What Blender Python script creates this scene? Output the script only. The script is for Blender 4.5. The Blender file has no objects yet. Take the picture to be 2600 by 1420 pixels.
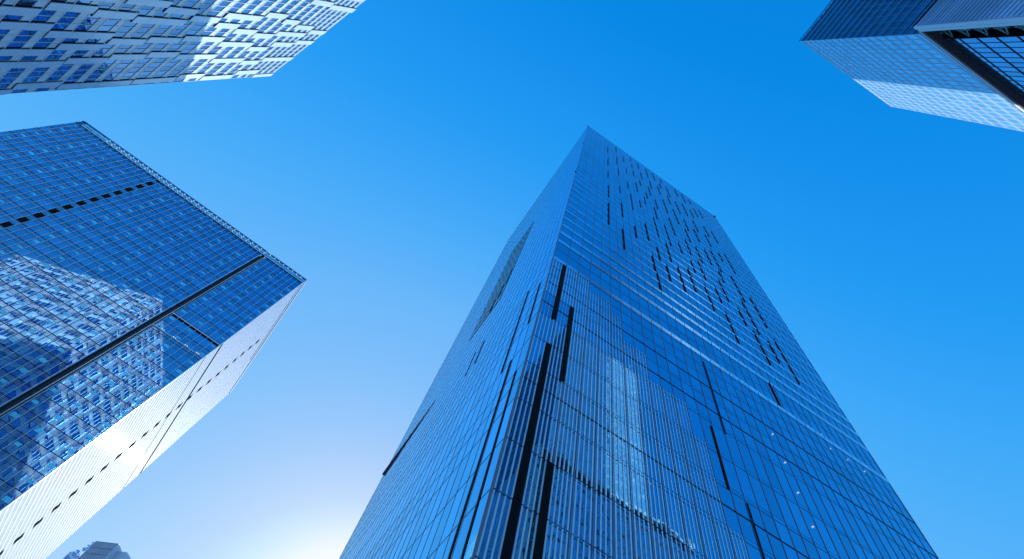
import bpy, math, random
from mathutils import Vector, Matrix
random.seed(7)
sc = bpy.context.scene
EYE = 1.6

# ------------------------------------------------------------------ camera
cam_d = bpy.data.cameras.new('camera'); cam = bpy.data.objects.new('camera', cam_d)
sc.collection.objects.link(cam); sc.camera = cam
cam_d.sensor_width = 36.0; cam_d.lens = 19.385
cam_d.clip_start = 0.1; cam_d.clip_end = 20000
M = ((-0.825535, -0.557733, -0.086178), (0.541640, -0.740137, -0.398527), (0.158488, -0.375675, 0.913099))
cam.matrix_world = Matrix(((M[0][0], -M[0][1], -M[0][2], 0), (M[1][0], -M[1][1], -M[1][2], 0),
                           (M[2][0], -M[2][1], -M[2][2], EYE), (0, 0, 0, 1)))

# ------------------------------------------------------------------ world + sun
SUN = Vector((-0.13435, -0.82978, 0.54168)).normalized()
w = bpy.data.worlds.new('World'); sc.world = w; w.use_nodes = True
nt = w.node_tree; nt.nodes.clear()
sky = nt.nodes.new('ShaderNodeTexSky'); sky.sky_type = 'NISHITA'; sky.sun_disc = False
sky.sun_elevation = math.asin(SUN.z); sky.sun_rotation = math.atan2(SUN.x, SUN.y)
sky.altitude = 200; sky.air_density = 1.0; sky.dust_density = 0.3; sky.ozone_density = 2.0
bg = nt.nodes.new('ShaderNodeBackground'); bg.inputs['Strength'].default_value = 0.1
out = nt.nodes.new('ShaderNodeOutputWorld')
# grading of the sky colour: one tone ramp per channel, driven by the Nishita radiance
sepc = nt.nodes.new('ShaderNodeSeparateColor'); comb = nt.nodes.new('ShaderNodeCombineColor')
nt.links.new(sky.outputs[0], sepc.inputs[0])
RAMPS = (((0, 0), (.062, .0025), (.08, .018), (.10, .062), (.134, .15), (.20, .24), (.283, .36), (.34, .44), (.42, .55), (.475, .67), (.55, .92), (.8, 1.1)),
         ((0, 0), (.108, .25), (.125, .305), (.17, .42), (.204, .475), (.30, .56), (.367, .61), (.415, .66), (.48, .72), (.545, .86), (.60, .97), (.9, 1.1)),
         ((0, 0), (.12, .55), (.21, .81), (.236, .885), (.30, .95), (.6, .985), (.77, 1.0), (1.0, 1.1)))
for k, pts in enumerate(RAMPS):
    m0 = nt.nodes.new('ShaderNodeMath'); m0.operation = 'MULTIPLY'; m0.inputs[1].default_value = 0.1
    rp = nt.nodes.new('ShaderNodeValToRGB'); cr = rp.color_ramp
    while len(cr.elements) < len(pts): cr.elements.new(.5)
    for e, (x, y) in zip(list(cr.elements), pts): e.position = x
    for e, (x, y) in zip(sorted(cr.elements, key=lambda e: e.position), pts): e.color = (y, y, y, 1)
    m2 = nt.nodes.new('ShaderNodeMath'); m2.operation = 'MULTIPLY'; m2.inputs[1].default_value = 10/1.414
    nt.links.new(sepc.outputs[k], m0.inputs[0]); nt.links.new(m0.outputs[0], rp.inputs[0])
    nt.links.new(rp.outputs[0], m2.inputs[0]); nt.links.new(m2.outputs[0], comb.inputs[k])
nt.links.new(comb.outputs[0], bg.inputs['Color'])
nt.links.new(bg.outputs[0], out.inputs['Surface'])
sd = bpy.data.lights.new('sun', 'SUN'); sd.energy = 5.0; sd.angle = math.radians(0.5); sd.color = (1, .97, .93)
so = bpy.data.objects.new('sun', sd); sc.collection.objects.link(so)
so.rotation_euler = SUN.to_track_quat('Z', 'Y').to_euler()
sc.view_settings.view_transform = 'Standard'; sc.view_settings.look = 'None'
sc.view_settings.exposure = 0.5; sc.view_settings.gamma = 1.0
sc.cycles.use_denoising = True
sc.cycles.max_bounces = 8; sc.cycles.glossy_bounces = 5; sc.cycles.diffuse_bounces = 3
sc.cycles.caustics_reflective = False

# ------------------------------------------------------------------ materials
def mat(name, col, rough=0.5, metal=0.0, vary=0.0, noise=0.0, nscale=0.3, bump=0.0, bscale=0.25, spec=0.5):
    m = bpy.data.materials.new(name); m.use_nodes = True
    t = m.node_tree; p = t.nodes['Principled BSDF']
    p.inputs['Roughness'].default_value = rough; p.inputs['Metallic'].default_value = metal
    p.inputs['Specular IOR Level'].default_value = spec
    p.inputs['Base Color'].default_value = (*col, 1)
    tc = t.nodes.new('ShaderNodeTexCoord')
    last = None
    if vary or noise:
        f = None
        if vary:
            g = t.nodes.new('ShaderNodeNewGeometry')
            mr = t.nodes.new('ShaderNodeMapRange'); mr.inputs['To Min'].default_value = 1 - vary; mr.inputs['To Max'].default_value = 1 + vary
            t.links.new(g.outputs['Random Per Island'], mr.inputs['Value']); f = mr.outputs[0]
        if noise:
            n = t.nodes.new('ShaderNodeTexNoise'); n.inputs['Scale'].default_value = nscale; n.inputs['Detail'].default_value = 4
            t.links.new(tc.outputs['Object'], n.inputs['Vector'])
            m2 = t.nodes.new('ShaderNodeMapRange'); m2.inputs['From Min'].default_value = .3; m2.inputs['From Max'].default_value = .7
            m2.inputs['To Min'].default_value = 1 - noise; m2.inputs['To Max'].default_value = 1 + noise
            t.links.new(n.outputs['Fac'], m2.inputs['Value'])
            if f:
                mu = t.nodes.new('ShaderNodeMath'); mu.operation = 'MULTIPLY'
                t.links.new(f, mu.inputs[0]); t.links.new(m2.outputs[0], mu.inputs[1]); f = mu.outputs[0]
            else: f = m2.outputs[0]
        sc_ = t.nodes.new('ShaderNodeVectorMath'); sc_.operation = 'SCALE'
        sc_.inputs[0].default_value = col
        t.links.new(f, sc_.inputs['Scale']); t.links.new(sc_.outputs[0], p.inputs['Base Color'])
    if bump:
        n = t.nodes.new('ShaderNodeTexNoise'); n.inputs['Scale'].default_value = bscale; n.inputs['Detail'].default_value = 2
        t.links.new(tc.outputs['Object'], n.inputs['Vector'])
        b = t.nodes.new('ShaderNodeBump'); b.inputs['Strength'].default_value = 1.0; b.inputs['Distance'].default_value = bump
        t.links.new(n.outputs['Fac'], b.inputs['Height']); t.links.new(b.outputs[0], p.inputs['Normal'])
    return m

MT = {
 'glass_main': mat('glass_main', (.12, .44, .66), .012, .95, vary=.12, bump=.010, bscale=.55),
 'glass_left': mat('glass_left', (.14, .56, .90), .03, .95, vary=.14, bump=.006, bscale=.4),
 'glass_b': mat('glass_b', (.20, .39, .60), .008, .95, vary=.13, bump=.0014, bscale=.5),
 'glass_lit': mat('glass_lit', (.10, .50, .75), .25, .4, vary=.10, noise=.25, nscale=.6),
 'spandrel_b': mat('spandrel_b', (.25, .35, .50), .04, .85, vary=.12),
 'glass_a': mat('glass_a', (.14, .36, .60), .02, .95, vary=.2, bump=.010, bscale=.5),
 'spandrel_a': mat('spandrel_a', (.66, .85, .95), .25, .1, vary=.12, noise=.08),
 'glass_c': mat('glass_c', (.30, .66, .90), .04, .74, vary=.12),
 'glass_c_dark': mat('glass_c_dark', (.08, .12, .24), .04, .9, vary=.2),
 'glass_e': mat('glass_e', (.14, .42, .68), .03, .95, vary=.12, bump=.004),
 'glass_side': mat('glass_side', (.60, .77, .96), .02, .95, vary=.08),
 'white': mat('white_panel', (.66, .84, .96), .30, .30, vary=.04, noise=.04, nscale=.15),
 'white_fin': mat('white_fin', (.86, .90, .95), .7, 0, spec=.05),
 'alu': mat('aluminium', (.72, .85, .94), .30, .2),
 'alu_dark': mat('dark_frame', (.03, .04, .07), .5, .1, spec=.2),
 'frame_grey': mat('grey_frame', (.20, .22, .30), .4, .3),
 'black': mat('black_louvre_and_shade', (.006, .007, .010), .7, 0, spec=.08, noise=.3, nscale=2),  # also used as painted shade beside the white panels
 'void': mat('dark_opening', (.010, .012, .022), 1.0, 0, spec=0.0, noise=.2, nscale=2),
 'ledge': mat('glass_ledge', (.50, .74, .92), .22, .85, vary=.08),
 'frit': mat('pale_fin', (.74, .95, 1.0), .25, .5, vary=.05),
 'parapet': mat('parapet_glass', (.55, .86, .96), .12, .6, vary=.15),
 'lamp': mat('lamp_white', (.9, .88, .84), .4, 0),
 'stone': mat('metal_cladding', (.42, .43, .54), .24, .45, vary=.10, noise=.35, nscale=.12, bump=.06, bscale=.12),  # broad colour noise imitates streaks of reflected light
 'soffit': mat('dark_soffit', (.10, .09, .11), .6, .0, spec=.15, noise=.2, nscale=.5),
 'brown': mat('brown_transom', (.06, .03, .03), .6, .0, spec=.1),
 'truss': mat('reflected_truss_steel', (.22, .36, .36), .4, .5),
 'darkglass': mat('dark_reflection', (.012, .035, .045), .1, .6, noise=.5, nscale=.4),
 'grey_clad': mat('grey_cladding', (.50, .56, .68), .4, .1, vary=.1, noise=.1),
 'core': mat('core_dark', (.03, .04, .06), .6, 0, noise=.1),
 'blue_lattice': mat('blue_lattice', (.15, .38, .70), .4, .2, vary=.2),
 'bay_grey': mat('bay_grey', (.05, .07, .15), .18, .7, vary=.2, noise=.35, nscale=.12),
 'asphalt': mat('ground_paving', (.11, .20, .30), .8, 0, noise=.2, nscale=.05),
}

MT['glass_left'].node_tree.nodes['Principled BSDF'].inputs['Specular Tint'].default_value = (.45, .84, 1.0, 1)
pk = MT['lamp'].node_tree.nodes['Principled BSDF']      # small facade lamps that are switched on
pk.inputs['Emission Color'].default_value = (1, .9, .8, 1); pk.inputs['Emission Strength'].default_value = .45
pl = MT['glass_lit'].node_tree.nodes['Principled BSDF']      # office ceiling lights on behind the glass
pl.inputs['Emission Color'].default_value = (.03, .42, .80, 1); pl.inputs['Emission Strength'].default_value = .12
# ------------------------------------------------------------------ mesh helpers
class MB:
    def __init__(s): s.v = []; s.f = []
    def quad(s, a, b, c, d):
        i = len(s.v); s.v += [a, b, c, d]; s.f.append((i, i+1, i+2, i+3))
    def hexa(s, p):            # 8 points: 0-3 back loop, 4-7 front loop
        i = len(s.v); s.v += list(p)
        for q in ((3,2,1,0), (4,5,6,7), (0,1,5,4), (1,2,6,5), (2,3,7,6), (3,0,4,7)): s.f.append(tuple(i+k for k in q))
    def build(s, name, material, parent=None):
        if not s.f: return None
        me = bpy.data.meshes.new(name); me.from_pydata([tuple(p) for p in s.v], [], s.f); me.update()
        me.materials.append(material)
        o = bpy.data.objects.new(name, me); sc.collection.objects.link(o)
        if parent:
            o.parent = parent; o.matrix_parent_inverse = Matrix.Translation(-parent.location)
        return o
class Face:
    """a facade: u runs along it, z up (above eye level), d outward"""
    def __init__(s, o, to, flip=False, zmap=None):
        s.o = Vector((o[0], o[1])); t = Vector((to[0], to[1])) - s.o; s.len = t.length; s.u = t.normalized()
        s.n = Vector((s.u.y, -s.u.x)) if not flip else Vector((-s.u.y, s.u.x)); s.zm = zmap
        s.flip = flip
    def p(s, u, z, d=0.0):
        zz = s.zm(u, z) if s.zm else z
        q = s.o + s.u*u + s.n*d
        return Vector((q.x, q.y, zz + EYE))
    def quad(s, mb, u0, u1, z0, z1, d0, d1=None, tilt=0.0):
        if d1 is None: d1 = d0
        a, b = random.uniform(-tilt, tilt), random.uniform(-tilt, tilt)
        P = [s.p(u0, z0, d0+a+b), s.p(u1, z0, d0-a+b), s.p(u1, z1, d1-a-b), s.p(u0, z1, d1+a-b)]
        if not s.flip: P.reverse()
        mb.quad(*P)
    def box(s, mb, u0, u1, z0, z1, d0, d1):
        A = [s.p(u0, z0, d0), s.p(u1, z0, d0), s.p(u1, z1, d0), s.p(u0, z1, d0)]
        B = [s.p(u0, z0, d1), s.p(u1, z0, d1), s.p(u1, z1, d1), s.p(u0, z1, d1)]
        if not s.flip: A, B = [A[k] for k in (1, 0, 3, 2)], [B[k] for k in (1, 0, 3, 2)]
        mb.hexa(A + B)
    def bar(s, mb, a, b, wd, d0, d1):      # oblique bar between (u,z) a and b
        du, dz = b[0]-a[0], b[1]-a[1]; L = math.hypot(du, dz); nx, nz = -dz/L*wd/2, du/L*wd/2
        pts = [(a[0]-nx, a[1]-nz), (b[0]-nx, b[1]-nz), (b[0]+nx, b[1]+nz), (a[0]+nx, a[1]+nz)]
        A = [s.p(x, z, d0) for x, z in pts]; B = [s.p(x, z, d1) for x, z in pts]
        mb.hexa(A + B)
def thing(name, label, cat, loc, group=None):
    o = bpy.data.objects.new(name, None); sc.collection.objects.link(o)
    o.location = loc; o['label'] = label; o['category'] = cat
    if group: o['group'] = group
    bpy.context.view_layer.update()
    return o
def split_parts(mb, name, material, parent, limit=100):
    # one mesh per quad for the `limit` largest seen from eye level, the rest as one stuff part
    qs = [[mb.v[i] for i in f] for f in mb.f]
    def size(q):
        c = (q[0]+q[2])/2; v = c-Vector((0, 0, EYE)); n = (q[1]-q[0]).cross(q[3]-q[0])
        fw = v.dot(Vector((M[0][2], M[1][2], M[2][2])))
        if fw < 1: return 0
        px = v.dot(Vector((M[0][0], M[1][0], M[2][0])))/fw; py = v.dot(Vector((M[0][1], M[1][1], M[2][1])))/fw
        vis = 1 if abs(px) < .95 and abs(py) < .52 else .001
        return vis*abs(n.dot(v))/v.length**3
    qs.sort(key=size, reverse=True)
    for q in qs[:limit]:
        m = MB(); m.quad(*q); m.build(name, material, parent)
    m = MB()
    for q in qs[limit:]: m.quad(*q)
    o = m.build(name+'s', material, parent)
    if o: o['kind'] = 'stuff'
def prism(mb, pts, z0, z1):
    n = len(pts); i = len(mb.v)
    mb.v += [Vector((x, y, z0+EYE)) for x, y in pts] + [Vector((x, y, z1+EYE)) for x, y in pts]
    for k in range(n): mb.f.append((i+k, i+(k+1) % n, i+n+(k+1) % n, i+n+k))
    mb.f.append(tuple(i+n+k for k in range(n))); mb.f.append(tuple(i+k for k in reversed(range(n))))
def inset(pts, e):
    cx = sum(p[0] for p in pts)/len(pts); cy = sum(p[1] for p in pts)/len(pts)
    r = []
    for x, y in pts:
        L = math.hypot(x-cx, y-cy); r.append((x-(x-cx)/L*e, y-(y-cy)/L*e))
    return r

# ------------------------------------------------------------------ ground
g = MB(); S = 6000
g.quad(Vector((-S,-S,0)), Vector((S,-S,0)), Vector((S,S,0)), Vector((-S,S,0)))
gr = g.build('ground', MT['asphalt']); gr['kind'] = 'structure'

# ------------------------------------------------------------------ MAIN TOWER
H = 200.0
def zmain(u, z):
    s = 1.0 if z <= 50 else max(0.0, (85-z)/35)
    return z*(1+.045*(1-math.exp(-u/20.0))*s)
T = thing('glass_tower', 'tallest blue glass tower, right of centre, with many thin black vertical slots', 'skyscraper', (-36, -48, 0))
c0, c1, c2, c3 = (-8.6, -22.6), (-64.2, -22.6), (-64.2, -73.8), (-8.6, -73.8)
core = MB(); prism(core, [(c0[0]-.6, c0[1]-.6), (c3[0]-.6, c3[1]+.6), (c2[0]+.6, c2[1]+.6), (c1[0]+.6, c1[1]-.6)], -EYE, H-.3); core.build('core_wall', MT['core'], T)
rows = [-1.6, 4.5, 9.7, 14.8, 20.0, 24.8, 29.5, 34.2, 39.5, 44.1, 49.1, 54.2, 59.3, 62.0, 64.3, 68.3, 71.2, 75.0, 78.7] + [83.0+4*k for k in range(30)] + [H]
sub = [37.1, 51.8, 57.1]
ub_tab = [(64.3, 3.84), (62.0, 5.6), (59.3, 7.3), (54.2, 8.9), (49.1, 12.1), (44.1, 16.9), (39.5, 18.5), (34.2, 20.1), (29.5, 21.7), (24.8, 23.3), (0, 26.5)]
def ub(z):
    for a, b in ub_tab:
        if z >= a-.01: return b
    return 26.5
R_slots = [(8.4,172.6,183.1),(11.8,184.5,195.5),(8.5,152.4,163.6),(11.8,164.0,175.2),(14.6,176.5,186.8),(17.8,188.4,194.6),(8.5,136.2,143.3),(12.0,148.5,159.1),(15.1,160.4,167.1),(17.9,176.4,183.5),(20.9,184.3,194.8),(17.9,164.7,172.1),(24.4,180.5,194.8),(21.2,168.5,179.0),(27.4,183.5,195.2),(30.6,188.4,194.8),(8.6,116.2,128.0),(12.0,128.4,135.5),(14.8,140.4,147.4),(18.0,144.7,155.2),(19.8,156.4,163.0),(24.4,164.5,174.9),(22.9,152.7,162.6),(27.6,165.1,176.3),(29.2,176.6,183.9),(32.2,173.1,186.0),(36.9,184.7,194.9),(39.8,182.5,195.8),(43.0,188.8,194.6),(8.6,95.8,111.5),(12.1,108.1,119.8),(15.3,120.4,135.5),(18.0,128.8,135.5),(20.0,136.7,143.8),(21.2,144.7,151.8),(24.2,140.9,151.0),(27.8,144.7,159.5),(30.8,160.9,171.6),(33.8,156.9,170.7),(37.2,161.6,176.4),(40.2,165.9,175.5),(43.0,172.3,182.8),(45.8,176.7,186.8),(22.8,128.7,140.0),(11.8,87.9,99.6),(15.0,100.1,107.7),(18.2,104.2,115.9),(21.5,112.4,127.9),(24.7,112.5,128.1),(27.5,124.7,140.0),(30.9,140.8,155.5),(34.0,140.5,151.9),(32.6,129.2,140.1),(38.6,148.5,160.2),(36.8,136.8,148.3),(43.2,152.9,163.0),(41.4,141.1,152.0),(46.2,152.2,164.1),(18.2,88.0,96.0),(20.1,96.2,104.0),(23.2,100.5,112.0),(27.6,112.6,120.2),(30.7,116.9,128.0),(33.8,116.7,128.3),(37.2,121.1,132.1),(40.0,120.9,136.5),(43.3,133.2,139.8),(46.2,129.5,144.1),(18.5,79.6,87.8),(21.4,88.1,96.0),(24.5,88.1,100.2),(27.5,92.1,104.1),(29.6,104.8,112.2),(32.2,104.7,116.3),(38.7,112.8,120.0),(30.8,88.8,100.6),(34.2,96.6,104.3),(36.9,100.7,112.4),(43.2,109.0,123.9),(33.8,80.3,92.4),(38.9,93.0,100.7),(41.9,93.2,108.8),(46.4,101.3,116.3),(40.2,80.9,92.9),(43.5,85.0,92.8),(23.4,49.4,64.2),(37.0,66.5,73.2),(46.2,81.2,96.8),(21.5,40.2,49.3),(23.4,33.2,40.0)]
def main_face(f, W, left=False):
    mull = [0.0, 2.0, 3.84, 5.6, 7.26] if not left else [0.0]
    while mull[-1]+1.605 < W-.8: mull.append(mull[-1]+1.605)
    mull.append(W)
    G, V, Hz, Lg, Fn = MB(), MB(), MB(), MB(), MB()
    for i in range(len(rows)-1):
        z0, z1 = rows[i], rows[i+1]
        for j in range(len(mull)-1):
            f.quad(G, mull[j]+.02, mull[j+1]-.02, z0+.02, z1-.02, 0, tilt=.0016)
        if z0 > 0: 
            f.box(Hz, .05, W-.05, z0-(.045 if z0 < 66 else .03), z0+(.03 if z0 < 66 else .02), -.02, .012)
        if z0 > 58 and z1 - z0 > 3 and not left:
            for j in range(len(mull)-1):
                f.quad(Lg, mull[j]+.05, mull[j+1]-.05, z0+.06, z0+(.72 if z0 < 80 else .42), .03, .17 if z0 < 80 else .12)
                # little return on top of the ledge
                f.quad(Lg, mull[j]+.05, mull[j+1]-.05, z0+(.72 if z0 < 80 else .42), z0+(.74 if z0 < 80 else .44), .17 if z0 < 80 else .12, .03)
    for z in sub: f.box(Hz, .05, W-.05, z-.04, z+.04, -.02, .012 if left else .05)
    for u in mull[1:-1]: f.box(V, u-.03, u+.03, -1.6, H-.05, -.02, .02 if left else .05)
    for u in (0, W): f.box(V, u-.09 if u else .0, u+.0 if u else .10, -1.6, H, -.02, .03 if left else .06)
    if not left:
        for i in range(len(rows)-1):
            z0, z1 = rows[i], rows[i+1]
            if z1 > 64.4 or z0 < 4: continue
            lim = ub(z0)
            for j in range(len(mull)-1):
                if mull[j] >= lim: break
                bw = mull[j+1]-mull[j]; n = 5 if bw > 1.75 else 4
                fade = (lim-mull[j])/lim
                wd = .06 + .05*min(1, fade*1.6)
                if 49 < z0 < 54 and j < 2: wd = .03
                for q in range(n):
                    uc = mull[j]+bw*(q+.5)/n
                    f.box(Fn, uc-wd/2, uc+wd/2, z0+.05, z1-.06, .015, .05)
    gw = G.build('curtain_wall', MT['glass_left' if left else 'glass_main'], T)
    V.build('mullions', MT['frame_grey'], gw); Hz.build('transoms', MT['alu_dark'], gw)
    if Lg.f: Lg.build('glass_ledges', MT['ledge'], gw)
    if Fn.f: Fn.build('pale_fins', MT['frit'], gw)
fr = Face(c0, c1, flip=False, zmap=zmain)
if fr.n.y < 0: fr = Face(c0, c1, flip=True, zmap=zmain)
main_face(fr, 55.6)
fl = Face(c0, c3)
if fl.n.x < 0: fl = Face(c0, c3, flip=True)
main_face(fl, 51.2, left=True)
def slot(f, u0, u1, z0, z1, parent, d=.14, name='vent_slot'):
    m = MB(); f.box(m, u0, u1, z0, z1, .0, d); return m.build(name, MT['black'], parent)
inv = Face(c0, c1, flip=fr.flip)
for u, z0, z1 in R_slots: slot(inv, u-(.065 if z0 > 110 or u > 28 else .11), u+(.065 if z0 > 110 or u > 28 else .11), z0+.1, z1-.15, T, .15 if z0 > 66 else .09)
for u0, u1, z0, z1 in [(1.50, 2.02, 49.5, 64.4), (3.35, 3.86, 39.9, 54.5), (1.50, 2.05, 5, 44.2), (3.35, 3.90, 5, 29.7)]: slot(inv, u0, u1, z0, z1, T, .13)
fb = Face(c1, c2); fb = fb if fb.n.x < 0 else Face(c1, c2, flip=True)
fk = Face(c2, c3); fk = fk if fk.n.y < 0 else Face(c2, c3, flip=True)
for f, W in ((fb, 51.2), (fk, 55.6)):
    G, V = MB(), MB()
    for i in range(len(rows)-1):
        for j in range(int(W/3.2)): f.quad(G, j*3.2+.03, j*3.2+3.17, rows[i]+.06, rows[i+1]-.06, 0, tilt=.003)
    for j in range(int(W/3.2)+1): f.box(V, j*3.2-.04, j*3.2+.04, -1.6, H-.1, -.02, .1)
    G.build('curtain_wall', MT['glass_main'], T); V.build('mullions', MT['frame_grey'], T)
rim = MB(); prism(rim, [(c0[0], c0[1]), (c3[0], c3[1]), (c2[0], c2[1]), (c1[0], c1[1])], H-.3, H); rim.build('roof', MT['alu_dark'], T)
# left face slots
Ls = [(1.9, 49.3, 59.8), (5.3, 44.2, 63.7), (3.6, 5, 44.2), (1.5, 5, 39.6), (18.3, 63.1, 69.5), (20.8, 63.1, 69.6)]
rl = random.Random(3)
for k in range(22):
    u = 4+1.605*2*rl.randint(1, 11); z0 = 83+4*rl.randint(0, 23); Ls.append((u, z0, z0+4*rl.randint(2, 4)))
for u, z0, z1 in Ls:
    if len([o for o in T.children if o.name.startswith('vent_slot')]) >= 100: break
    slot(fl, u-.13, u+.13, z0, z1, T, .05)
# recessed louvred bay high on the left face
lb = MB()
for i in range(12):
    for j in range(7): fl.quad(lb, 20.0+j*1.54+.05, 20.0+(j+1)*1.54-.05, 87.3+i*4.12+.05, 87.3+(i+1)*4.12-.05, .02, tilt=.006)
lb.build('louvred_bay', MT['bay_grey'], T)
lb = MB()
for k in range(13): fl.box(lb, 20.0, 30.8, 87.4+k*4.1, 87.62+k*4.1, .02, .05)
for k in range(8): fl.box(lb, 20.1+k*1.5, 20.2+k*1.5, 87.2, 136.8, .02, .05)
lb.build('bay_grid', MT['alu_dark'], T)
for u, z0, z1 in [(20.6, 96, 103), (22.2, 92, 98), (23.8, 88.5, 94)]: slot(fl, u-.25, u+.25, z0, z1, T, .06)
wd = MB()
A = [fl.p(35.5, 73.9, -.1), fl.p(51.2, 69.6, -.1), fl.p(51.2, 70.0, -.1), fl.p(36, 74.1, -.1)]
B = [fl.p(35.5, 73.9, .03), fl.p(51.2, 69.6, .3), fl.p(51.2, 70.0, .3), fl.p(36, 74.1, .05)]
wd.hexa(A+B); wd.build('side_canopy', MT['soffit'], T)

for u, z in [(32.2,56.9),(32.2,52.0),(32.2,47.5),(32.2,43.1),(44.0,66.8),(44.3,64.1),(47.4,64.4),(50.3,64.4)]:
    m = MB(); inv.box(m, u-.055, u+.055, z-.05, z+.05, 0, .12); m.build('facade_light', MT['lamp'], T)
for z in (118.6, 159.6, 199.7):
    m = MB(); inv.box(m, -.18, .08, z-.15, z+.15, -.1, .2); m.build('corner_lamp', MT['black'], T)
m = MB(); inv.box(m, 55.4, 55.8, 199.5, 200.15, -.1, .3); m.build('corner_lamp', MT['black'], T)

# ------------------------------------------------------------------ TOWER B (left, grid facade)
HB = 160.0
TB = thing('grid_facade_tower', 'wide blue gridded tower at left with black vertical band and white side', 'skyscraper', (84, -142, 0))
b0 = (41.44, -112.96); ub_ = Vector((.54, .029)).normalized(); b1 = (b0[0]+ub_.x*86.4, b0[1]+ub_.y*86.4)
b3 = (47.0, -175.2); b2 = (b3[0]+ub_.x*86.4, b3[1]+ub_.y*86.4)
FB = Face(b0, b1); FB = FB if FB.n.y > 0 else Face(b0, b1, flip=True)
FS = Face(b0, b3); FS = FS if FS.n.x < 0 else Face(b0, b3, flip=True)
FR = Face(b1, b2); FR = FR if FR.n.x > 0 else Face(b1, b2, flip=True)
FK = Face(b3, b2); FK = FK if FK.n.y < 0 else Face(b3, b2, flip=True)
core = MB(); prism(core, inset([b0, b1, b2, b3], 1.0), -EYE, HB-3); core.build('core_wall', MT['core'], TB)
zk = [102.5+4.17*k for k in range(-25, 14)]
zk = [z for z in zk if z > 0] 
BW = 1.765; off = .16; NB = 49
G, SP, Hz, V, LT = MB(), MB(), MB(), MB(), MB()
lit = {35, 31, 27, 23, 19, 15, 11, 7, 4, 0, 39, 43, 47}
for z in zk:
    top = z > 150
    for j in range(-1, NB):
        u0 = max(0, off+BW*j); u1 = min(86.4, off+BW*(j+1))
        if u1-u0 < .1: continue
        if 14.9 < (u0+u1)/2 < 16.1: continue
        if top:
            FB.quad(G, u0+.03, u1-.03, z+.05, z+2.05, 0, tilt=.003); FB.quad(G, u0+.03, u1-.03, z+2.1, z+4.1, 0, tilt=.003)
            if j in lit and z < 152: FB.quad(LT, u0+.05, u1-.05, z+.1, z+2.0, .03)
            continue
        if j in lit:
            FB.quad(G, u0+.03, u1-.03, z+.05, z+1.25, 0, tilt=.003)
            FB.quad(G, u0+.03, u1-.03, z+1.25, z+2.8, 0, tilt=.003); e = random.uniform(0, .3); FB.quad(LT, u0+.15+e, u1-.25, z+1.5+e, z+2.5, .02)
        else: FB.quad(G, u0+.03, u1-.03, z+.05, z+2.8, 0, tilt=.0012)
        FB.quad(SP, u0+.03, u1-.03, z+2.86, z+4.12, .005)
    FB.box(Hz, 0.02, 14.7, z-.10, z+.05, -.02, .04); FB.box(Hz, 16.3, 86.38, z-.11, z+.06, -.02, .06)
    FB.box(Hz, 16.3, 86.38, z+2.80, z+2.86, -.02, .03)
for j in range(0, NB+1):
    u = off+BW*j
    if u > 86.3 or 14.9 < u < 16.2: continue
    FB.box(V, u-.045, u+.045, 0, 157.4, .0, .17)
FB.box(V, 14.66, 14.82, 0, 157.4, 0, .3); FB.box(V, 16.18, 16.34, 0, 157.4, 0, .3)
FB.box(V, -.02, .10, 0, HB, -.1, .2)
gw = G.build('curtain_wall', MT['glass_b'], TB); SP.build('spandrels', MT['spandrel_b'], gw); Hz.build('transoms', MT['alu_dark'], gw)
V.build('mullions', MT['alu'], gw); split_parts(LT, 'lit_window', MT['glass_lit'], TB, 100)
m = MB(); FB.box(m, 14.82, 16.18, 0, 158.6, -.9, -.6); FB.box(m, 14.82, 16.18, 158.2, 159.0, -.6, .05); m.build('dark_recess', MT['soffit'], TB)
kk = 0
for z in [102.5+4.17*k for k in range(-2, 14)]:
    m = MB(); FB.box(m, 54.95, 56.6, z+.05, z+2.35, 0, .09); m.build('louvre', MT['black'], TB)
# joint and ledge across the right part
m = MB(); FB.box(m, .0, 14.66, 113.75, 114.25, 0, .16); m.build('shadow_joint', MT['black'], TB)
m = MB(); FB.box(m, .0, 14.66, 114.25, 114.6, 0, .22); m.build('joint_trim', MT['alu'], TB)
m = MB(); FB.box(m, .0, 14.66, 107.55, 107.8, 0, .22); m.build('joint_trim', MT['alu'], TB)
for u in [1.9, 5.3, 8.7, 12.1, 16.75, 19.0, 22.3, 25.7, 29.1, 32.4]:
    for e in (-.28, .28):
        m = MB(); FB.box(m, u+e-.10, u+e+.10, 107.95, 108.15, 0, .22); m.build('facade_light', MT['lamp'], TB)
# parapet
PG, PP, PL = MB(), MB(), MB()
for j in range(NB):
    u0 = off+BW*j
    if u0+BW > 86.4: break
    FB.quad(PG, u0+.04, u0+BW-.04, 157.6, 158.45, .10, tilt=.003); FB.quad(PG, u0+.04, u0+BW-.04, 158.6, 159.65, .16, tilt=.003)
FB.box(PP, 0, 86.4, 157.42, 157.58, -.1, .2); FB.box(PP, 0, 86.4, 158.47, 158.58, -.1, .16); FB.box(PP, 0, 86.4, 159.7, 160, -.3, .25)
PG.build('parapet_glass', MT['parapet'], TB); PP.build('parapet_rail', MT['alu_dark'], TB)
n = 0
for j in range(NB-1):
    u = off+BW*(j+1)
    if u > 86: break
    for z in (158.5, 159.65):
        if z < 159 and u < 16: continue
        if n >= 78: continue
        n += 1
        m = MB(); FB.box(m, u-.13, u+.13, z-.09, z+.09, .15, .30); m.build('facade_light', MT['lamp'], TB)
# reflections in the roof screen, put on the glass as pale patches
RB = MB(); rr = random.Random(5)
for j in range(60):
    u = rr.uniform(24, 85); z = rr.uniform(153.5, 157)
    FB.box(RB, u, u+rr.uniform(.2, 1.1), z, z+rr.uniform(.1, .5), .02, .05)
RB.build('painted_screen_reflections', MT['parapet'], TB)
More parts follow.
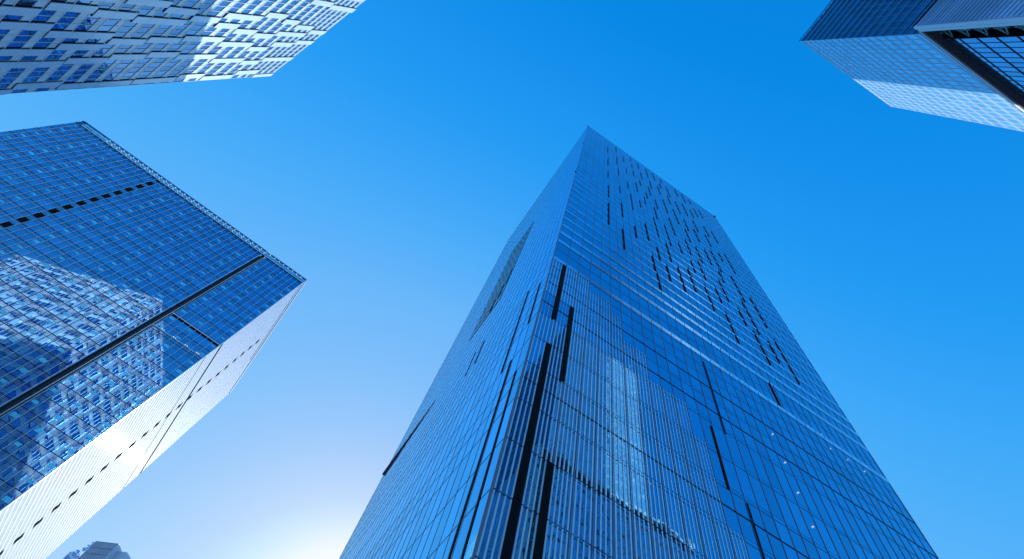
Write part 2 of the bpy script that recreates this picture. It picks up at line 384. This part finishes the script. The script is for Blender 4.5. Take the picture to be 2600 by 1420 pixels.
# side facade
G, Hz, V, Wh = MB(), MB(), MB(), MB()
LS = FS.len
for z in zk:
    nj = int(LS/1.75)
    for j in range(nj):
        FS.quad(G, j*LS/nj+.03, (j+1)*LS/nj-.03, z+.05, z+4.1, 0, tilt=.004)
    for q in range(3): FS.box(Wh, 0, LS, z+1.39*q-.05, z+1.39*q+.35, 0, .02)
for j in range(nj+1): FS.box(V, j*LS/nj-.03, j*LS/nj+.03, 0, 158, 0, .015)
FS.box(V, 0, LS, 159.3, 160, -.2, .2)
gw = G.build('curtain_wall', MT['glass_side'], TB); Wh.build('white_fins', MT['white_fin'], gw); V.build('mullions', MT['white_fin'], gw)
for z, h in ((115.0, .75), (108.4, .28), (156.4, .35)):
    m = MB(); FS.box(m, .1, LS if z < 150 else 40, z, z+h, 0, .04); m.build('shadow_joint', MT['void'], TB)
for k in range(-24, 12):
    z = 102.5+4.17*k
    if z < 20: continue
    m = MB(); FS.box(m, 23.8, 25.6, z+.5, z+2.5, 0, .04); m.build('louvre', MT['void'], TB)
for f in (FR, FK):
    G, Hz = MB(), MB(); L = f.len; nj = int(L/3.5)
    for z in zk:
        for j in range(nj): f.quad(G, j*L/nj+.04, (j+1)*L/nj-.04, z+.06, z+4.1, 0, tilt=.004)
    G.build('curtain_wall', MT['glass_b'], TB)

# ------------------------------------------------------------------ TOWER A (top left, staggered white panels)
TA = thing('staggered_panel_tower', 'tower at top left with staggered white panels and blue windows, sunlit only near its roof', 'skyscraper', (100, -20, 0))
a0 = (81.5, -61.25); ad = Vector((65.74-81.5, -27.56+61.25)).normalized(); an = Vector((-.904, -.427))
LA = 56.0; a1 = (a0[0]+ad.x*LA, a0[1]+ad.y*LA)
bd = Vector((-ad.y, ad.x)); bd = bd if bd.x > 0 else -bd
LA2 = 60.0; a3 = (a0[0]+bd.x*LA2, a0[1]+bd.y*LA2); a2 = (a1[0]+bd.x*LA2, a1[1]+bd.y*LA2)
FA = Face(a0, a1); FA = FA if FA.n.x < 0 else Face(a0, a1, flip=True)
FA2 = Face(a0, a3); FA2 = FA2 if FA2.n.y < 0 else Face(a0, a3, flip=True)
FZ = [68.6-4.2*k for k in range(17, 0, -1)]; FZ = [z for z in FZ if z > -3] + [68.6, 72.8, 77.1, 81.2, 85.4, 89.7, 93.9, 98.2, 102.4, 106.8, 111.0, 115.7, 120.2, 124.6, 129.3, 133.4, 138.0, 142.3, 146.4, 150.5, 153.6, 156.4, 159.6, 162.8, 166.0]
core = MB(); prism(core, inset([a0, a1, a2, a3], 1.2), -EYE, 165.5); core.build('core_wall', MT['core'], TA)
def a_face(f, L, strips, name_parts):
    G, SP, Fr, Hz = MB(), MB(), MB(), MB()
    nb = int(L/1.7)
    for i in range(len(FZ)-1):
        z0, z1 = FZ[i], FZ[i+1]; h = z1-z0; wz = z0+.05; sz = z0+h*.62
        for j in range(nb):
            u0 = .05+1.7*j
            f.quad(G, u0+.05, u0+1.65, wz, sz, 0, tilt=.004)
            f.quad(SP, u0+.05, u0+1.65, sz+.06, z1, .03)
        f.box(Fr, 0, L, z1-.10, z1+.04, -.02, .10)
        f.box(Fr, 0, L, sz-.02, sz+.07, -.02, .09)
    for j in range(nb+1):
        f.box(Fr, .05+1.7*j-.06, .05+1.7*j+.06, 0, 166, -.02, .08)
    gw = G.build('window_wall', MT['glass_a'], TA); SP.build('spandrels', MT['spandrel_a'], gw); Fr.build('window_frames', MT['alu'], gw)
    rest, side = MB(), MB()
    for n, (u1, z0, z1) in enumerate(strips):
        u0 = max(0, u1-2.02)
        m = MB() if name_parts else rest
        # split at floor joints
        cuts = [z0] + [z for z in FZ if z0+1 < z < z1-1] + [z1]
        for a, b in zip(cuts, cuts[1:]):
            if a == z0: a += .12
            f.box(m, u0, u1-.22, a+.025, b-.025, .02, .20)
        if name_parts: m.build('white_panel', MT['white'], TA)
        if name_parts: side = MB()
        f.box(side, u1-.22, u1+.02, z0+.0, z1-.02, .0, .09); f.box(side, u0, u1-.22, z0, z0+.14, .0, .10)  # shaded side and underside of the panel, painted black
        if name_parts: side.build('painted_panel_shade', MT['black'], TA)
    if rest.f: o = rest.build('white_panels', MT['white'], TA); o['kind'] = 'stuff'
    if not name_parts:
        o = side.build('panel_recesses', MT['black'], TA); o['kind'] = 'stuff'
seg = [(24.0,70.9,77.1),(25.7,77.2,85.7),(20.6,72.8,81.2),(18.85,81.3,94.0),(13.8,76.4,85.3),(15.45,85.3,94.0),(10.25,77.5,89.5),(11.15,89.5,98.1),(1.75,77.0,84.6),(3.45,84.7,93.5),(2.5,93.6,102.3),(2.5,102.3,110.8),
(24.9,85.9,94.4),(24.0,94.6,107.5),(25.6,107.7,116.2),(27.45,116.4,129.5),(29.1,129.6,138.2),(27.3,139.0,146.5),(25.55,147.0,156.3),(23.9,156.8,166.2),(28.9,89.5,99.2),(27.45,99.3,107.6),(17.3,94.2,102.6),(18.1,102.7,111.4),(18.9,111.6,124.6),(17.2,124.8,137.6),(15.4,138.0,146.4),(17.7,146.2,156.4),(18.87,156.4,166.2),
(24.0,116.8,124.6),(22.3,124.8,133.4),(21.1,133.6,142.2),(22.3,142.3,156.6),(35.8,141.0,151.8),(34.95,152.0,167.0),(12.25,98.1,106.8),(13.0,106.9,115.5),(12.1,115.7,128.8),(10.25,129.0,141.8),(9.1,142.0,150.4),(10.4,150.5,166.2),
(2.7,111.0,123.7),(3.6,123.8,132.8),(2.3,133.2,145.5),(4.1,145.6,155.8),(1.6,156.0,166.2)]
rs = random.Random(11)
def lane(u, z, zend, out, amp=2):
    base = u
    while z < zend:
        z2 = min(zend, z + 4.2*rs.choice((2, 2, 3))); out.append((u, z, z2)); z = z2
        c = [d for d in (-1.7, 1.7) if abs(u+d-base) <= 1.7*amp+.1 and u+d > 1.8]; u += rs.choice(c)
low = []
for u in (2.5, 8.6, 13.7, 18.8, 24.0): lane(u, 0.0, 70.5 if u > 14 else 76.0, low)
for u in (30.5, 35.6, 40.8, 46.0, 51.2): lane(u, 0, 138 if u > 31 else 89.0, low)
for u in (41.5, 47.0, 52.5): lane(u, 139, 166, low)
a_face(FA, LA, [s for s in seg if s[1] > 70], True)
def only_panels(f, strips):
    rest, side = MB(), MB()
    for (u1, z0, z1) in strips:
        u0 = max(0, u1-2.02); cuts = [z0] + [z for z in FZ if z0+1 < z < z1-1] + [z1]
        for a, b in zip(cuts, cuts[1:]): f.box(rest, u0, u1-.22, a+.03, b-.03, .02, .20)
        f.box(side, u1-.22, u1+.02, z0+.02, z1-.02, .0, .09)  # shade on the panel sides, painted as black strips
    o = rest.build('lower_panels', MT['white'], TA); o['kind'] = 'stuff'
    o = side.build('panel_recesses', MT['black'], TA); o['kind'] = 'stuff'
only_panels(FA, low)
s2 = []
for k in range(11): lane(3.6+5.3*k, 0.0, 166.0, s2)
a_face(FA2, LA2, s2, False)
m = MB(); prism(m, inset([a0, a1, a2, a3], .3), 165.5, 166.0); m.build('roof', MT['alu'], TA)
fA3 = Face(a1, a2); fA3 = fA3 if fA3.n.y > 0 else Face(a1, a2, flip=True)
fA4 = Face(a3, a2); fA4 = fA4 if fA4.n.x > 0 else Face(a3, a2, flip=True)
for f in (fA3, fA4):
    G = MB(); nj = int(f.len/3.4)
    for i in range(len(FZ)-1):
        for j in range(nj): f.quad(G, j*f.len/nj+.1, (j+1)*f.len/nj-.1, FZ[i]+.1, FZ[i+1]-.1, 0, tilt=.004)
    G.build('window_wall', MT['glass_a'], TA)

# ------------------------------------------------------------------ TOWER C (top right, slim dark tower)
TC = thing('lattice_tower', 'dark blue tower at top right with pale sunlit lattice along one edge', 'skyscraper', (-53, 48, 0))
C0, C1 = (-39.1, 28.9), (-68.3, 29.5); C3 = (-37.5, 119.0); C2 = (-66.8, 119.5)
FC = Face(C0, C1); FC = FC if FC.n.y < 0 else Face(C0, C1, flip=True)
FE = Face(C0, C3); FE = FE if FE.n.x > 0 else Face(C0, C3, flip=True)
HC = 163.0
core = MB(); prism(core, inset([C0, C1, C2, C3], 1.0), -EYE, HC-.4); core.build('core_wall', MT['core'], TC)
zc = [150.8+3.7*k for k in range(-14, 4)]
G, V, Hz, Bn = MB(), MB(), MB(), MB()
nb = 21; bw = FC.len/nb
for z in zc:
    z1 = min(z+3.7, HC)
    for j in range(nb): FC.quad(G, j*bw+.03, (j+1)*bw-.03, z+.04, z1-.9, 0, tilt=.003)
    FC.box(Hz, 0, FC.len, z1-.86, z1-.74, 0, .05); FC.box(Hz, 0, FC.len, z1-.12, z1+.03, 0, .05)
    FC.box(Bn, 0, FC.len, z1-.72, z1-.16, -.02, .02)
for j in range(nb+1): FC.box(V, j*bw-.035, j*bw+.035, 98, HC, .0, .06)
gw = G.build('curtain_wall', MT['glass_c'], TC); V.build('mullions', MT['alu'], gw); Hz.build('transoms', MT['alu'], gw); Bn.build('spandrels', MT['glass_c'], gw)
G, V, Hz, Bn = MB(), MB(), MB(), MB(); bw = 1.42; nb = int(FE.len/bw)
for z in zc:
    z1 = min(z+3.7, HC)
    for j in range(nb): 
        FE.quad(G, j*bw+.03, (j+1)*bw-.03, z+.04, z+2.7, 0, tilt=.003)
        FE.quad(Bn, j*bw+.03, (j+1)*bw-.03, z+2.8, z1-.1, .02, tilt=.003)
    FE.box(Hz, 0, FE.len, z+2.7, z+2.8, -.02, .06); FE.box(Hz, 0, FE.len, z-.1, z+.04, 0, .12)
for j in range(nb+1): FE.box(V, j*bw-.03, j*bw+.03, 98, HC, 0, .05)
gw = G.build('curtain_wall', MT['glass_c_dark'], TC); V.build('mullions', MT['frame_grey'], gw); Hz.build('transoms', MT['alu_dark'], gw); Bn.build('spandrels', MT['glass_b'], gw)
m = MB(); prism(m, [C0, C1, C2, C3][::-1], HC-.4, HC); m.build('roof', MT['alu'], TC)

# ------------------------------------------------------------------ BUILDING E (top right corner, in front of C)
TE = thing('framed_glass_block', 'ribbed metal block in the top right corner with pale frame and dark soffit', 'office block', (-60, 45, 0))
HE = 100.0
e0 = (-36.0, 27.8); e1 = (-80.0, 28.25); e3 = (-35.2, 122.0); e2 = (-80.0, 122.0)
ES = Face(e0, e1); ES = ES if ES.n.y < 0 else Face(e0, e1, flip=True)
EE = Face(e0, e3); EE = EE if EE.n.x > 0 else Face(e0, e3, flip=True)
m = MB(); prism(m, [(-37.2, 30.2), (-79.5, 30.6), (-79.5, 121), (-36.6, 121)][::-1], -EYE, HE-1.4); m.build('core_wall', MT['core'], TE)
St = MB(); z = HE-.5
while z > 0:
    EE.box(St, 0.25, 94, z-.86, z-.08, 0, .10); z -= .98
St.build('ribbed_cladding', MT['stone'], TE)
m = MB(); EE.box(m, .2, 94, 0, HE-.3, -.3, .02); m.build('cladding_backing', MT['soffit'], TE)
m = MB(); ES.box(m, -.02, .48, 0, HE-.1, -.4, .06); ES.box(m, .56, 1.05, 0, HE-.45, -.4, .04); m.build('corner_trim', MT['alu'], TE)
m = MB(); ES.box(m, 1.05, 44, HE-.75, HE, -.5, .05); m.build('roof_trim', MT['grey_clad'], TE)
m = MB(); ES.box(m, -.02, 44, HE, HE+.10, -1, .08); EE.box(m, 0, 94, HE-.02, HE+.1, -.6, .12); m.build('roof_edge', MT['alu_dark'], TE)
m = MB(); ES.box(m, 1.05, 44, HE-.95, HE-.75, -.85, .02); m.build('soffit', MT['soffit'], TE)
G, V, Hz = MB(), MB(), MB(); z = HE-1.05; d = -.8; fls = []
while z > 0:
    fls.append(z)
    u = 4.3
    while u < 43: ES.quad(G, u+.03, u+1.12, z-4.0, z-.06, d, tilt=.003); ES.box(V, u-.05, u+.03, z-4.03, z, d, d+.04); u += 1.15
    ES.box(Hz, 4.2, 43.5, z-4.16, z-4.0, d, d+.07)
    z -= 4.08
gw = G.build('curtain_wall', MT['glass_e'], TE); V.build('mullions', MT['alu_dark'], gw); Hz.build('transoms', MT['brown'], gw)
m = MB(); ES.box(m, 1.0, 4.25, 0, HE-1.2, -1.5, -1.4); m.build('reflected_bay', MT['darkglass'], TE)  # dark reflection in the glass, built as a panel
z = HE-1.5; k = 0
while z > 20:
    m = MB(); ES.bar(m, (1.2, z), (4.1, z-2.0), .13, -1.1, -.98); ES.bar(m, (4.1, z-2.0), (1.2, z-4.0), .13, -1.1, -.98)
    ES.bar(m, (1.1, z-2.0), (4.2, z-2.0), .10, -1.0, -.9); ES.bar(m, (2.6, z-.2), (2.6, z-3.8), .08, -1.25, -1.15)
    m.build('reflected_bar', MT['truss'], TE); z -= 4.08  # bars imitate steelwork reflected in the glass
m = MB(); prism(m, [e0, e1, e2, e3][::-1], HE-1.3, HE-.02); m.build('roof', MT['soffit'], TE)

# ------------------------------------------------------------------ SMALL BUILDING (bottom left)
TS = thing('stepped_roof_building', 'small distant grey building with stepped roof at lower left', 'building', (77, -371, 0))
HS = 192.5; KS = 1.75
K = lambda P: [(x*KS, y*KS) for x, y in P]
p1 = K([(48.6,-207.0),(41.7,-202.1),(33.5,-213.5),(40.5,-218.5)]); p2 = [(41.9,-204.3),(38.0,-201.9),(35.1,-205.0),(33.0,-216),(38,-218)]
m = MB(); prism(m, p1, -EYE, HS); m.build('main_block', MT['grey_clad'], TS)
m = MB(); prism(m, K([(41.6,-205.0),(37.9,-202.2),(35.0,-205.0),(31,-214),(33.5,-218)]), -EYE, HS-1.5); m.build('lower_block', MT['grey_clad'], TS)
f = Face(p1[0], p1[1]); f = f if f.n.y > 0 else Face(p1[0], p1[1], flip=True)
m = MB()
for k in range(0, 15): f.box(m, .5+k*.98, .60+k*.98, 0, HS-.1, 0, .15)
for k in range(0, 28): f.box(m, 0, f.len, HS-.3-k*3.9, HS-.12-k*3.9, 0, .05)
m.build('cladding_seams', MT['alu_dark'], TS)
m = MB(); prism(m, K([(42.1,-202.6),(41.5,-202.0),(41.3,-204.6),(41.9,-204.8)]), HS-2, HS+.2); m.build('white_trim', MT['white'], TS)
m = MB(); prism(m, K([(55,-219.5),(53.6,-217.8),(47.4,-222.0),(48.8,-225)]), -EYE, HS); m.build('rear_block', MT['grey_clad'], TS)
m = MB(); r2 = random.Random(2)
for k in range(40):
    t = r2.random(); x = (48.8+t*5.0)*KS; y = (-207.6-t*10)*KS; z = HS-.2-r2.random()*10-t*3
    s = r2.uniform(.4, 1.4); prism(m, [(x, y), (x+s, y-s*.6), (x+s-.2, y-s*.6-.3), (x-.2, y-.3)], z, z+r2.uniform(.3, 1.2))
m.build('roof_scaffold', MT['blue_lattice'], TS)
